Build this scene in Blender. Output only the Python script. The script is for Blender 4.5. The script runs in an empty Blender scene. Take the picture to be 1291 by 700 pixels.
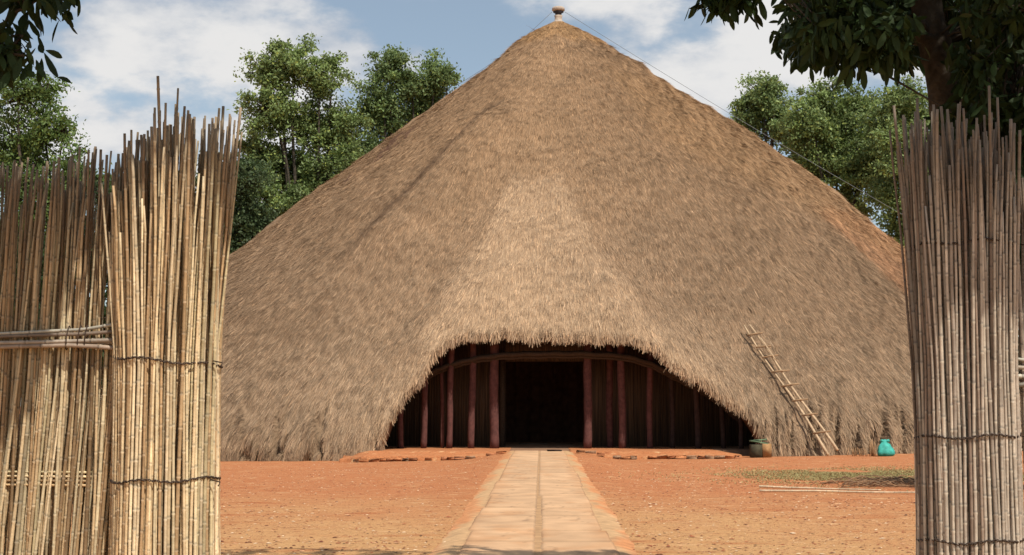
import bpy, math, random
import numpy as np
from mathutils import Vector, Matrix
R = math.radians
rng = np.random.default_rng(7); random.seed(7)
scene = bpy.context.scene
C = scene.collection
# ------------------------------------------------------------------ camera
FPX = 1793.0; CAMZ = 1.4
PITCH = math.atan(159/FPX); YAW = math.atan(36.5/FPX)
cam = bpy.data.objects.new('camera', bpy.data.cameras.new('camera')); C.objects.link(cam)
cam.location = (0, 0, CAMZ); cam.rotation_euler = (math.pi/2+PITCH, 0, YAW)
cam.data.sensor_width = 36; cam.data.lens = 36*FPX/1291; cam.data.clip_end = 3000; cam.data.clip_start = 0.1
scene.camera = cam
FW = np.array([-math.sin(YAW)*math.cos(PITCH), math.cos(YAW)*math.cos(PITCH), math.sin(PITCH)])
RT = np.array([math.cos(YAW), math.sin(YAW), 0.]); UP = np.cross(RT, FW)
def at(px, py, Y):
    """world point at distance Y along the ground axis that sits on the sight line of a photo pixel"""
    d = FW + RT*(px-645.5)/FPX - UP*(py-350)/FPX
    return np.array([0, 0, CAMZ]) + d*(Y/d[1])
# ------------------------------------------------------------------ light
SUN_E, SUN_A = R(56), R(32)         # elevation; azimuth to the right of straight behind the camera
S = np.array([math.sin(SUN_A)*math.cos(SUN_E), -math.cos(SUN_A)*math.cos(SUN_E), math.sin(SUN_E)])
sun = bpy.data.objects.new('sun', bpy.data.lights.new('sun', 'SUN')); C.objects.link(sun)
sun.data.energy = 4.7; sun.data.angle = R(0.55); sun.data.color = (1, .93, .82)
sun.rotation_euler = Vector(S).to_track_quat('Z', 'Y').to_euler()
scene.view_settings.view_transform = 'Standard'; scene.view_settings.look = 'None'
scene.view_settings.exposure = 0.0; scene.view_settings.gamma = 1
# ------------------------------------------------------------------ sky with clouds
w = bpy.data.worlds.new('World'); scene.world = w; w.use_nodes = True
nt = w.node_tree; nt.nodes.clear()
def N(t, **k):
    n = nt.nodes.new(t)
    for a, b in k.items(): setattr(n, a, b)
    return n
def L(a, b): nt.links.new(a, b)
def math_(op, a, b=None, clamp=False):
    n = N('ShaderNodeMath', operation=op, use_clamp=clamp)
    for i, v in enumerate((a, b)):
        if v is None: continue
        if isinstance(v, (int, float)): n.inputs[i].default_value = v
        else: L(v, n.inputs[i])
    return n.outputs[0]
sky = N('ShaderNodeTexSky', sky_type='NISHITA'); sky.sun_disc = False
sky.sun_elevation = SUN_E; sky.sun_rotation = math.atan2(S[0], S[1])
sky.dust_density = 1.6; sky.altitude = 1200; sky.air_density = 1.0
tc = N('ShaderNodeTexCoord'); mp = N('ShaderNodeMapping'); mp.inputs['Scale'].default_value = (1, 1, 2.0)
L(tc.outputs['Generated'], mp.inputs[0])
def noise(scale, det, rough, off=0):
    m = N('ShaderNodeMapping'); m.inputs['Location'].default_value = (off, off*.7, off*.3); L(mp.outputs[0], m.inputs[0])
    n = N('ShaderNodeTexNoise'); n.inputs['Scale'].default_value = scale; n.inputs['Detail'].default_value = det
    n.inputs['Roughness'].default_value = rough; L(m.outputs[0], n.inputs[0]); return n.outputs[0]
n1 = noise(9, 10, .56, 3.1)
dens = math_('MULTIPLY', math_('SUBTRACT', n1, .5), 5.2)
for (px, py, rad, amp) in [(205, 45, 130, .95), (330, 55, 100, .55), (70, 95, 110, .55), (800, 40, 150, .75), (950, 70, 140, .7),
                           (440, 60, 60, .45), (640, 75, 60, .3), (130, 160, 150, .25), (1000, 15, 120, .6),
                           (40, 20, 120, -.55), (490, 20, 110, -.5), (600, 30, 80, -.3), (250, 130, 90, -.25), (880, 110, 60, -.3)]:
    d = at(px, py, 1000)-np.array([0, 0, CAMZ]); d = d/np.linalg.norm(d)
    v = N('ShaderNodeVectorMath', operation='DISTANCE'); L(tc.outputs['Generated'], v.inputs[0]); v.inputs[1].default_value = d
    m = N('ShaderNodeMapRange', interpolation_type='SMOOTHSTEP'); L(v.outputs['Value'], m.inputs[0])
    m.inputs[1].default_value = 0; m.inputs[2].default_value = rad/FPX; m.inputs[3].default_value = amp; m.inputs[4].default_value = 0
    dens = math_('ADD', dens, m.outputs[0])
mask = N('ShaderNodeMapRange', interpolation_type='SMOOTHSTEP'); L(dens, mask.inputs[0])
mask.inputs[1].default_value = -.15; mask.inputs[2].default_value = .55; mask.inputs[3].default_value = .34; mask.inputs[4].default_value = 1
n2 = noise(9, 8, .6, 8.4); n3 = noise(3.2, 4, .5, 1.7)
cr = N('ShaderNodeMapRange', interpolation_type='SMOOTHSTEP'); L(math_('ADD', math_('MULTIPLY', dens, .35), math_('ADD', n2, math_('MULTIPLY', n3, .5))), cr.inputs[0])
cr.inputs[1].default_value = .6; cr.inputs[2].default_value = 1.12
cc = N('ShaderNodeMix', data_type='RGBA'); L(cr.outputs[0], cc.inputs[0])
cc.inputs[6].default_value = (6.1, 6.9, 8.1, 1); cc.inputs[7].default_value = (11.2, 11.1, 11.0, 1)
mx = N('ShaderNodeMix', data_type='RGBA'); L(mask.outputs[0], mx.inputs[0])
hs = N('ShaderNodeVectorMath', operation='MULTIPLY'); L(sky.outputs[0], hs.inputs[0]); hs.inputs[1].default_value = (1.95, 1.9, 1.65)
L(hs.outputs[0], mx.inputs[6]); L(cc.outputs[2], mx.inputs[7])
bg = N('ShaderNodeBackground'); bg.inputs[1].default_value = 0.072
L(mx.outputs[2], bg.inputs[0]); ow = N('ShaderNodeOutputWorld'); L(bg.outputs[0], ow.inputs[0])

# ------------------------------------------------------------------ helpers
def lin(r, g, b):
    f = lambda c: ((c/255+.055)/1.055)**2.4 if c > 10 else c/255/12.92
    return (f(r), f(g), f(b))
def mat(name, col, rough=.85, noise_scale=8, noise_amt=.25, bump=0, bump_scale=40, attr=False, transl=0, spec=.3, metal=0):
    m = bpy.data.materials.new(name); m.use_nodes = True; t = m.node_tree; b = t.nodes['Principled BSDF']
    b.inputs['Roughness'].default_value = rough; b.inputs['Specular IOR Level'].default_value = spec; b.inputs['Metallic'].default_value = metal
    tx = t.nodes.new('ShaderNodeTexCoord')
    n = t.nodes.new('ShaderNodeTexNoise'); n.inputs['Scale'].default_value = noise_scale; n.inputs['Detail'].default_value = 6
    t.links.new(tx.outputs['Object'], n.inputs[0])
    r = t.nodes.new('ShaderNodeMapRange'); t.links.new(n.outputs[0], r.inputs[0]); r.inputs[1].default_value = .3; r.inputs[2].default_value = .7
    r.inputs[3].default_value = 1-noise_amt; r.inputs[4].default_value = 1+noise_amt
    v = t.nodes.new('ShaderNodeVectorMath'); v.operation = 'SCALE'; t.links.new(r.outputs[0], v.inputs['Scale'])
    if attr:
        a = t.nodes.new('ShaderNodeAttribute'); a.attribute_name = 'col'; t.links.new(a.outputs['Color'], v.inputs[0])
    else: v.inputs[0].default_value = col
    t.links.new(v.outputs[0], b.inputs['Base Color'])
    if bump:
        n2 = t.nodes.new('ShaderNodeTexNoise'); n2.inputs['Scale'].default_value = bump_scale; n2.inputs['Detail'].default_value = 5
        t.links.new(tx.outputs['Object'], n2.inputs[0])
        bp = t.nodes.new('ShaderNodeBump'); bp.inputs['Strength'].default_value = bump; bp.inputs['Distance'].default_value = .02
        t.links.new(n2.outputs[0], bp.inputs['Height']); t.links.new(bp.outputs[0], b.inputs['Normal'])
    if transl:
        tr = t.nodes.new('ShaderNodeBsdfTranslucent'); t.links.new(v.outputs[0], tr.inputs[0])
        ms = t.nodes.new('ShaderNodeMixShader'); ms.inputs[0].default_value = transl
        t.links.new(b.outputs[0], ms.inputs[1]); t.links.new(tr.outputs[0], ms.inputs[2])
        t.links.new(ms.outputs[0], t.nodes['Material Output'].inputs[0])
    return m
def mesh_np(name, verts, faces_flat, counts, m, parent=None, col=None, smooth=False):
    """one mesh object from numpy arrays; col = per vertex rgb"""
    me = bpy.data.meshes.new(name); verts = np.asarray(verts, np.float32); faces_flat = np.asarray(faces_flat, np.int32)
    counts = np.asarray(counts, np.int32)
    me.vertices.add(len(verts)); me.vertices.foreach_set('co', verts.ravel())
    me.loops.add(len(faces_flat)); me.loops.foreach_set('vertex_index', faces_flat)
    me.polygons.add(len(counts)); st = np.concatenate([[0], np.cumsum(counts)[:-1]]).astype(np.int32)
    me.polygons.foreach_set('loop_start', st); me.polygons.foreach_set('loop_total', counts)
    if smooth: me.polygons.foreach_set('use_smooth', np.ones(len(counts), bool))
    me.update(calc_edges=True)
    if col is not None:
        a = me.attributes.new('col', 'FLOAT_COLOR', 'POINT')
        a.data.foreach_set('color', np.c_[col, np.ones(len(col))].astype(np.float32).ravel())
    me.materials.append(m)
    o = bpy.data.objects.new(name, me); C.objects.link(o); o.parent = parent
    return o
class MB:
    """collects pieces of geometry, builds ONE mesh"""
    def __init__(s): s.v = []; s.f = []; s.c = []; s.col = []; s.n = 0
    def add(s, v, faces, col=(.5, .5, .5)):
        v = np.asarray(v, float)
        s.v.append(v)
        for f in faces: s.f.extend([i+s.n for i in f]); s.c.append(len(f))
        col = np.asarray(col, float); s.col.append(np.tile(col, (len(v), 1)) if col.ndim == 1 else col); s.n += len(v); return s
    def tube(s, pts, rad, k=6, col=(.5, .5, .5), caps=True, colv=None):
        pts = np.asarray(pts, float); n = len(pts); rad = np.broadcast_to(np.asarray(rad, float), (n,))
        tg = np.gradient(pts, axis=0); tg /= np.linalg.norm(tg, axis=1)[:, None]+1e-9
        ref = np.array([0, 0, 1.]) if abs(tg[:, 2]).mean() < .8 else np.array([0, 1., 0])
        a = np.cross(tg, ref); a /= np.linalg.norm(a, axis=1)[:, None]+1e-9; b = np.cross(tg, a)
        t = np.arange(k)/k*2*np.pi
        v = pts[:, None]+rad[:, None, None]*(np.cos(t)[None, :, None]*a[:, None]+np.sin(t)[None, :, None]*b[:, None])
        fs = [(i*k+j, i*k+(j+1) % k, (i+1)*k+(j+1) % k, (i+1)*k+j) for i in range(n-1) for j in range(k)]
        if caps: fs += [tuple(range(k))[::-1], tuple((n-1)*k+j for j in range(k))]
        c = col if colv is None else np.repeat(np.asarray(colv), k, axis=0)
        return s.add(v.reshape(-1, 3), fs, c)
    def box(s, c, sz, rz=0, jit=0, col=(.5, .5, .5), tilt=0):
        c = np.asarray(c, float); h = np.asarray(sz, float)/2; bv = .05*min(h)
        vs = []; 
        for z, e in ((-h[2], bv), (-h[2]+bv, 0), (h[2]-bv, 0), (h[2], bv)):
            for x, y in ((-h[0]+e, -h[1]+e), (h[0]-e, -h[1]+e), (h[0]-e, h[1]-e), (-h[0]+e, h[1]-e)): vs.append((x, y, z))
        v = np.array(vs)
        if jit: v += rng.normal(0, jit, v.shape)
        if tilt: v[:, 2] += v[:, 0]*tilt
        cs, sn = math.cos(rz), math.sin(rz); v = np.c_[v[:, 0]*cs-v[:, 1]*sn, v[:, 0]*sn+v[:, 1]*cs, v[:, 2]]+c
        fs = [(3, 2, 1, 0), (12, 13, 14, 15)]+[(i*4+j, i*4+(j+1) % 4, i*4+4+(j+1) % 4, i*4+4+j) for i in range(3) for j in range(4)]
        return s.add(v, fs, col)
    def lathe(s, prof, c=(0, 0, 0), k=24, col=(.5, .5, .5)):
        p = np.array(prof, float); t = np.arange(k)/k*2*np.pi; n = len(p)
        v = np.stack([p[:, 0, None]*np.cos(t), p[:, 0, None]*np.sin(t), p[:, 1, None]+0*t], -1).reshape(-1, 3)+np.asarray(c)
        fs = [(i*k+j, i*k+(j+1) % k, (i+1)*k+(j+1) % k, (i+1)*k+j) for i in range(n-1) for j in range(k)]
        fs += [tuple(range(k))[::-1], tuple((n-1)*k+j for j in range(k))]
        return s.add(v, fs, col)
    def build(s, name, m, parent=None, smooth=False):
        return mesh_np(name, np.concatenate(s.v), s.f, s.c, m, parent, np.concatenate(s.col), smooth)
def tag(o, label=None, cat=None, group=None, kind=None):
    for k, v in (('label', label), ('category', cat), ('group', group), ('kind', kind)):
        if v: o[k] = v
    return o
def empty(name, loc=(0, 0, 0)):
    o = bpy.data.objects.new(name, None); C.objects.link(o); o.location = loc; return o
def settle(root):
    """children were modelled in world coordinates: keep them in place under a root that stands at its base"""
    bpy.context.view_layer.update()
    for ch in root.children: ch.matrix_parent_inverse = root.matrix_world.inverted()
def sstep(x, a, b):
    t = np.clip((x-a)/(b-a), 0, 1); return t*t*(3-2*t)
def _h(i, j, s):
    n = (i.astype(np.int64)*374761393+j.astype(np.int64)*668265263+s*1274126177) & 0xffffffff
    n = ((n ^ (n >> 13))*1274126177) & 0xffffffff; n = n ^ (n >> 16); return (n & 0xffff)/65535.
def vn(x, y, s=0):
    x = np.asarray(x, float); y = np.asarray(y, float); i = np.floor(x); j = np.floor(y); u = x-i; v = y-j
    u = u*u*(3-2*u); v = v*v*(3-2*v); i = i.astype(np.int64); j = j.astype(np.int64)
    return (_h(i, j, s)*(1-u)+_h(i+1, j, s)*u)*(1-v)+(_h(i, j+1, s)*(1-u)+_h(i+1, j+1, s)*u)*v-.5
def fbm(x, y, s=0, o=4):
    t = 0; a = 1.
    for k in range(o): t = t+a*vn(x*2**k, y*2**k, s+k); a *= .5
    return t
# ------------------------------------------------------------------ ground
def ground_z(x, y):
    x = np.asarray(x, float); y = np.asarray(y, float)
    drop = np.interp(x, [-14, -10, -6, -2, 2, 6, 11, 20], [-.46, -.4, -.3, -.19, -.19, -.16, -.11, -.1])
    k = sstep(y, 16, 41)*sstep(np.abs(x), .9, 2.4)
    return -.03+drop*k*.9+.012*fbm(x*1.3, y*1.3, 5)+.03*fbm(x*.25, y*.25, 9)*sstep(np.abs(x), 1.5, 3)
def grid_mesh(name, xs, ys, zf, m, parent=None, colf=None):
    X, Y = np.meshgrid(xs, ys); Z = zf(X, Y); nx, ny = len(xs), len(ys)
    v = np.stack([X, Y, Z], -1).reshape(-1, 3); i = np.arange(ny-1)[:, None]*nx+np.arange(nx-1)[None]
    f = np.stack([i, i+1, i+nx+1, i+nx], -1).reshape(-1)
    return mesh_np(name, v, f, np.full((nx-1)*(ny-1), 4), m, parent, None if colf is None else colf(v), True)
def earth_material():
    m = bpy.data.materials.new('laterite_earth'); m.use_nodes = True; t = m.node_tree; b = t.nodes['Principled BSDF']
    b.inputs['Roughness'].default_value = .95; b.inputs['Specular IOR Level'].default_value = .15
    g = t.nodes.new('ShaderNodeNewGeometry')
    def nz(s, d, sc=(1, 1, 1)):
        mpn = t.nodes.new('ShaderNodeMapping'); mpn.inputs['Scale'].default_value = sc; t.links.new(g.outputs['Position'], mpn.inputs[0])
        n = t.nodes.new('ShaderNodeTexNoise'); n.inputs['Scale'].default_value = s; n.inputs['Detail'].default_value = d; n.inputs['Roughness'].default_value = .62
        t.links.new(mpn.outputs[0], n.inputs[0]); return n.outputs[0]
    def mixc(fac, a, b_, lo=.4, hi=.6):
        r = t.nodes.new('ShaderNodeMapRange'); r.interpolation_type = 'SMOOTHSTEP'; t.links.new(fac, r.inputs[0]); r.inputs[1].default_value = lo; r.inputs[2].default_value = hi
        x = t.nodes.new('ShaderNodeMix'); x.data_type = 'RGBA'; t.links.new(r.outputs[0], x.inputs[0])
        for k, v in ((6, a), (7, b_)):
            if isinstance(v, tuple): x.inputs[k].default_value = (*v, 1)
            else: t.links.new(v, x.inputs[k])
        return x.outputs[2]
    sp = t.nodes.new('ShaderNodeSeparateXYZ'); t.links.new(g.outputs['Position'], sp.inputs[0])
    # trampled pale sandy soil near the gate, redder bare laterite towards the hut, broken up by noise
    a = t.nodes.new('ShaderNodeMath'); a.operation = 'MULTIPLY_ADD'; t.links.new(nz(.35, 5, (1, .6, 1)), a.inputs[0]); a.inputs[1].default_value = 16; t.links.new(sp.outputs['Y'], a.inputs[2])
    c = mixc(a.outputs[0], (.48, .265, .120), (.41, .155, .066), 20, 34)
    c = mixc(nz(.9, 6, (.6, 1.6, 1)), c, (.37, .125, .048), .52, .74)
    c = mixc(nz(1.4, 5, (1, 1.8, 1)), c, (.48, .25, .12), .55, .75)
    c = mixc(nz(14, 6), c, (.23, .09, .042), .54, .72)
    c = mixc(nz(5.5, 7, (.7, 1.3, 1)), c, (.27, .09, .038), .56, .74)
    c = mixc(nz(4.1, 7, (.6, 1.2, 1)), c, (.56, .33, .17), .56, .72)
    c = mixc(nz(45, 3), c, (.55, .33, .18), .62, .74)
    br = t.nodes.new('ShaderNodeVectorMath'); br.operation = 'MULTIPLY'; br.inputs[1].default_value = (1.22, 1.25, 1.22); t.links.new(c, br.inputs[0]); c = br.outputs[0]
    t.links.new(c, b.inputs['Base Color'])
    bp = t.nodes.new('ShaderNodeBump'); bp.inputs['Strength'].default_value = .9; bp.inputs['Distance'].default_value = .06
    ad = t.nodes.new('ShaderNodeMath'); ad.operation = 'ADD'; t.links.new(nz(22, 6), ad.inputs[0]); t.links.new(nz(5, 4), ad.inputs[1])
    t.links.new(ad.outputs[0], bp.inputs['Height']); t.links.new(bp.outputs[0], b.inputs['Normal'])
    return m
M_earth = earth_material()
xs = np.concatenate([-np.geomspace(500, 26, 16), np.arange(-25, 25.01, .16), np.geomspace(26, 500, 16)])
ys = np.concatenate([-np.geomspace(300, 6, 12), np.arange(-5, 12, .5), np.arange(12, 46, .12), np.arange(46, 95, 2), np.geomspace(97, 900, 16)])
tag(grid_mesh('ground', xs, ys, ground_z, M_earth), kind='structure')
# pebbles, one mass nobody could count
def pebbles():
    n = 17000
    Y = 12.5+29*rng.random(n)**1.25; X = (rng.random(n)-.5)*Y*.62+.4
    ok = (np.abs(X) > .8+.1*(Y < 20)) & (np.hypot(X-.85, Y-65.8) > 25); X = X[ok]; Y = Y[ok]; n = len(X)
    cl = fbm(X*.6, Y*.6, 33); s = .006+.014*rng.random(n)**3+.016*(rng.random(n) > .985)+.010*np.clip(cl, 0, 1)
    base = np.array([(1, 0, 0), (.3, .9, .1), (-.9, .5, 0), (-.6, -.8, 0), (.6, -.8, .1), (.15, .1, .5), (.2, .1, -.4)])
    v = base[None]*(1+.35*rng.normal(size=(n, 7, 1))*.5)*s[:, None, None]*np.array([1.3, 1, .7])
    a = rng.random(n)*6.28; x = v[..., 0]*np.cos(a)[:, None]-v[..., 1]*np.sin(a)[:, None]; y = v[..., 0]*np.sin(a)[:, None]+v[..., 1]*np.cos(a)[:, None]
    v = np.stack([x+X[:, None], y+Y[:, None], v[..., 2]+(ground_z(X, Y)+s*.2)[:, None]], -1)
    f = np.array([(0, 1, 5), (1, 2, 5), (2, 3, 5), (3, 4, 5), (4, 0, 5)]); F = (f[None]+np.arange(n)[:, None, None]*7).reshape(-1)
    pal = np.array([lin(200, 150, 110), lin(150, 85, 55), lin(225, 195, 160), lin(110, 62, 42), lin(80, 60, 45)])
    col = pal[rng.choice(5, n, p=[.3, .32, .14, .18, .06])]
    tag(mesh_np('pebbles', v.reshape(-1, 3), F, np.full(n*5, 3), mat('pebble', (0, 0, 0), .9, 20, .2, attr=True), None, np.repeat(col, 7, 0)),
        'loose pebbles and grit scattered over the red earth yard', 'pebbles', kind='stuff')
pebbles()
# ------------------------------------------------------------------ path
M_slab = mat('path_concrete', (.50, .305, .155), .92, 2.0, .16, .35, 55, attr=True)
M_joint = mat('path_joint', (.45, .27, .135), .95, 5, .25, .3, 30)
def path():
    # bed of trodden sandy earth whose shoulders run down into the yard
    def zf(X, Y):
        e = np.abs(X+.06+.05*fbm(Y*.5, X*0, 3)+.04*fbm(Y*2.5, X*0, 8)); g = ground_z(X, Y)
        top = .012+.002*fbm(X*6, Y*6, 4)
        return top*(1-sstep(e, .78, 1.08))+(g-.012)*sstep(e, .78, 1.08)
    def cf(v):
        X, Y = v[:, 0], v[:, 1]; k = sstep(np.abs(X+.04)+.35*fbm(X*2.2, Y*.9, 41)+.12*fbm(X*9, Y*5, 43), .74, .98)[:, None]; ink = (np.abs(X+.04) < .72)[:, None]
        c = np.where(ink, np.array([.42, .25, .125]), np.array([.49, .30, .152])); return c*(1-k)+np.array([.52, .225, .092])*k
    tag(grid_mesh('path_bed', np.arange(-1.4, 1.4, .04), np.arange(-2, 42.3, .12), zf, mat('path_soil', (0, 0, 0), .95, 6, .22, .8, 22, attr=True), None, cf), kind='structure')
    mb = MB(); y = -1.5
    while y < 41.8:
        l = random.uniform(1.15, 2.6) if y < 25 else random.uniform(2.2, 3.6); y1 = min(y+l, 42.2)
        for s in (-1, 1):
            if s < 0: x0, x1 = -.78+random.uniform(-.03, .03), -.06
            else: x0, x1 = -.045+(.04 if y < 20 else 0), .70+random.uniform(-.03, .03)
            cy = (y+y1)/2; nx, ny = 22, max(8, int(l/.07)); gx = np.linspace(x0, x1, nx); gy = np.linspace(y+.02, y1-.02, ny)
            X, Y = np.meshgrid(gx, gy); edge = (X == gx[0]) | (X == gx[-1]) | (Y == gy[0]) | (Y == gy[-1])
            X2 = X+np.where(edge, .012*fbm(X*9, Y*9, 2), 0); Y2 = Y+np.where(edge, .02*fbm(X*7, Y*7, 6), 0)
            Z = .026+.0012*fbm(X*3, Y*3, 1)+random.uniform(-.003, .003)-np.where(edge, .016, 0)
            i = np.arange(ny-1)[:, None]*nx+np.arange(nx-1)[None]
            tone = random.uniform(.92, 1.06); bl = fbm(X*1.8, Y*1.1, 31); red = sstep(np.abs(X+.04)+.25*fbm(X*3, Y*2, 32), .45, .8)*.5+.5*sstep(fbm(X*2.5, Y*1.6, 36), .1, .5)
            cc_ = np.array([.54, .335, .188])*tone*(1+.16*bl)[..., None]*(1-red[..., None])+np.array([.47, .235, .105])*red[..., None]
            crack = (np.abs(fbm(X*1.4+5, Y*.8, 37)) < .012)[..., None]; cc_ = np.where(crack, cc_*.72, cc_); cc_ = np.where(edge[..., None], cc_*.62, cc_)
            mb.add(np.stack([X2, Y2, Z], -1).reshape(-1, 3), np.stack([i, i+1, i+nx+1, i+nx], -1).reshape(-1, 4).tolist(), cc_.reshape(-1, 3))
        y = y1
    tag(mb.build('path', M_slab, smooth=True), kind='structure')
path()

# ------------------------------------------------------------------ the great thatched hut
CX, CY = .85, 65.8
PZ = np.array([19.4, 19.11, 18.43, 17.07, 15.13, 12.61, 9.7, 6.79, 3.88, 1.94, .58, 0, -.6])
PR = np.array([.12, .50, 1.78, 3.9, 6.5, 9.75, 13.5, 16.8, 20.1, 22.3, 23.7, 24.0, 24.05])
zz = np.linspace(19.4, -.6, 900); rr = np.interp(-zz, -PZ, PR)
ker = np.hanning(31); ker /= ker.sum(); rr = np.convolve(np.pad(rr, 15, mode='edge'), ker, 'valid'); rr[0] = .1
rr[:30] = np.linspace(.1, rr[30], 30)
ss = np.concatenate([[0], np.cumsum(np.hypot(np.diff(zz), np.diff(rr)))]); STOT = ss[-1]
nr_ = -np.gradient(zz, ss); nz_ = np.gradient(rr, ss)       # outward normal in (r,z)
EAVE = [(400, 582), (470, 572), (474, 560), (480, 552), (490, 528), (497, 518), (503, 501), (512, 494), (524, 487), (533, 474), (535, 460), (545, 447), (566, 435), (620, 429),
        (660, 428), (700, 429), (742, 435), (762, 436), (800, 438), (826, 443), (836, 454), (846, 468), (862, 480), (880, 489), (905, 499), (930, 511), (948, 524), (958, 540), (966, 556), (970, 570), (1010, 578)]
_et = []; _ez = []
for (px, py) in EAVE:
    q = np.clip((575-py)/145, 0, 1); Yd = 42.2+1.1*q; p = at(px, py-13*min(1, q*1.6), Yd); _et.append(math.atan2(p[0]-CX, CY-Yd)); _ez.append(p[2])
_et = np.array(_et); _ez = np.array(_ez)
def eave_z(th):
    g = ground_z(CX+24*np.sin(th), CY-24*np.cos(th))-.03
    z = np.interp(th, _et, _ez); inside = (th > _et[1]) & (th < _et[-2])
    return np.where(inside, np.maximum(z+.16*fbm(th*60, th*0, 69)+.12*fbm(th*200, th*0, 70)+.08*fbm(th*600, th*0, 71), g), g)
def porch(th, z):
    c = np.interp(z, [2, 4, 8, 11], [R(-.8), R(-1.8), R(-3.3), R(-4.3)]); wd = np.interp(z, [2.5, 4, 7.5, 11], [R(11.5), R(10), R(6.8), R(4)])
    e = np.abs(th-c)/wd
    return 1.85*(1-sstep(e, .55, 1.5))*np.interp(z, [0, 1.2, 3.1, 5, 10.3], [.25, .6, 1, .8, 0])
CREASE_Z = [6, 6.5, 8.06, 10.3, 12.57, 14.27, 15.2]; CREASE_T = np.radians([-29, -28.1, -25.8, -23.3, -21., -18.5, -17.])
def disp(th, s):
    z = np.interp(s, ss, zz); r = np.interp(s, ss, rr); a = th*r
    d = .16*fbm(a*.35, s*.3, 11, 3)+.10*fbm(a*1.3, s*.8, 12, 3)+.035*fbm(a*6, s*2.5, 13, 2)
    low = 1-sstep(z, .2, 2.6); gr = 1-sstep(np.abs(fbm(a*2.1+.25*s, s*.28, 15, 3)), 0, .16); gr = gr*sstep(fbm(a*.7, s*.2, 17), -.5, -.05)
    d = d+low*(.30*fbm(a*1.9, s*.35, 14, 3)-.48*gr*(1-sstep(z, .2, 2.1)))+.022*fbm(a*3.2, s*.9, 18, 2)
    ct = np.interp(z, CREASE_Z, CREASE_T); da = (th-ct)*r                     # old repair seam: a step in the thatch
    st = sstep(z, 5.5, 7.5)*(1-sstep(z, 12.3, 14.4))
    d = d+st*(.42*sstep(da, -.12, .12)*(1-sstep(da, .6, 4.))-.12*np.exp(-((da+.2)/.2)**2))
    d = d+.05*(1-sstep(s, 3.0, 3.6+0*s))                                        # thicker new cap
    d = d+.07*(sstep(th+.03*fbm(a*2, s, 44), R(38), R(44)))*(sstep(z, 4, 4.6))*(1-sstep(z+.5*fbm(a, s, 3), 8.6, 9.4))
    return d
def surf(th, s):
    z0 = np.interp(s, ss, zz); r0 = np.interp(s, ss, rr); d = disp(th, s)*np.clip(s/3, .1, 1)
    n1_ = np.interp(s, ss, nr_); n2_ = np.interp(s, ss, nz_)
    asym = -.72*sstep(-np.sin(th), .25, .9)*sstep(z0, 4.5, 8.5)*(1-sstep(z0, 16.5, 19))+.30*sstep(np.sin(th), .3, .9)*sstep(z0, 9, 11)*(1-sstep(z0, 13, 16))
    r = r0+d*n1_+porch(th, z0)+asym; z = z0+d*n2_
    return np.stack([CX+r*np.sin(th), CY-r*np.cos(th), z], -1)
def straw_col(th, s, rnd):
    z = np.interp(s, ss, zz); r = np.interp(s, ss, rr); a = th*r
    old = np.array([.300, .212, .132]); brown = np.array([.325, .220, .128]); gold = np.array([.43, .275, .135]); pale = np.array([.45, .328, .208]); grey = np.array([.34, .256, .168]); rust = np.array([.38, .225, .125])*(1+.5*fbm(a*9, s*1.2, 91, 2))[..., None]
    up = sstep(z+1.2*fbm(a*.3, s*.3, 21), 5, 13)[..., None]; c = old*(1-up)+brown*up
    lo = (1-sstep(z+1.5*fbm(a*.4, s*.3, 22), 1.2, 5))[..., None]; c = c*(1-lo*.55)+grey*lo*.55
    pc = np.interp(z, [2, 4, 8, 11], [R(-1.2), R(-2.6), R(-3.6), R(-4.3)]); pw = np.interp(z, [1, 4, 7.5, 10.2], [R(14), R(10), R(6.2), R(4)])
    pm = (1-sstep(np.abs(th-pc)/pw+.25*fbm(a*1.2, s*.9, 24), .82, 1.14))*(1-sstep(z+.35*fbm(a*1.5, s, 25), 9.4, 10.1)); pm = pm[..., None]; c = c*(1-.72*pm)+pale*.72*pm
    sh = ((sstep(th, R(-35), R(-20)))*0)[..., None]
    cm = (1-sstep(s+.9*fbm(a*1.5, s, 26), 2.6, 3.4))[..., None]; c = c*(1-cm*.85)+gold*.85*cm
    rt = (sstep(th+.015*fbm(a*2, s, 27), R(41.6), R(43.4))*sstep(z, 4, 4.8)*(1-sstep(z+1.*fbm(a, s, 28), 8.8, 9.6)))[..., None]; c = c*(1-rt*.9)+rust*.9*rt
    rs = (sstep(th, R(18), R(26))*sstep(-z-.9*fbm(a, s, 23), -17, -15)*sstep(z+(th-R(25))*9, 10.5, 12.5))[..., None]; c = c*(1-rs*.3)+gold*.3*rs
    ct = np.interp(z, CREASE_Z, CREASE_T); cz = (np.exp(-np.abs(((th-ct)*r+.15)/np.interp(z, [6, 14], [.6, .34]))**3)*sstep(z, 6, 8)*(1-sstep(z, 13.4, 14.6)))[..., None]; c = c*(1-.9*cz)+np.array([.095, .06, .038])*.9*cz  # shade beside the seam's step painted into the straw colour
    b = ((1+.11*fbm(a*.8, s*.5, 29))*(1+.13*fbm(a*8, s*1.7, 35, 3)))[..., None]
    return c*b*rnd*np.array([.99, .92, .895])
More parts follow.
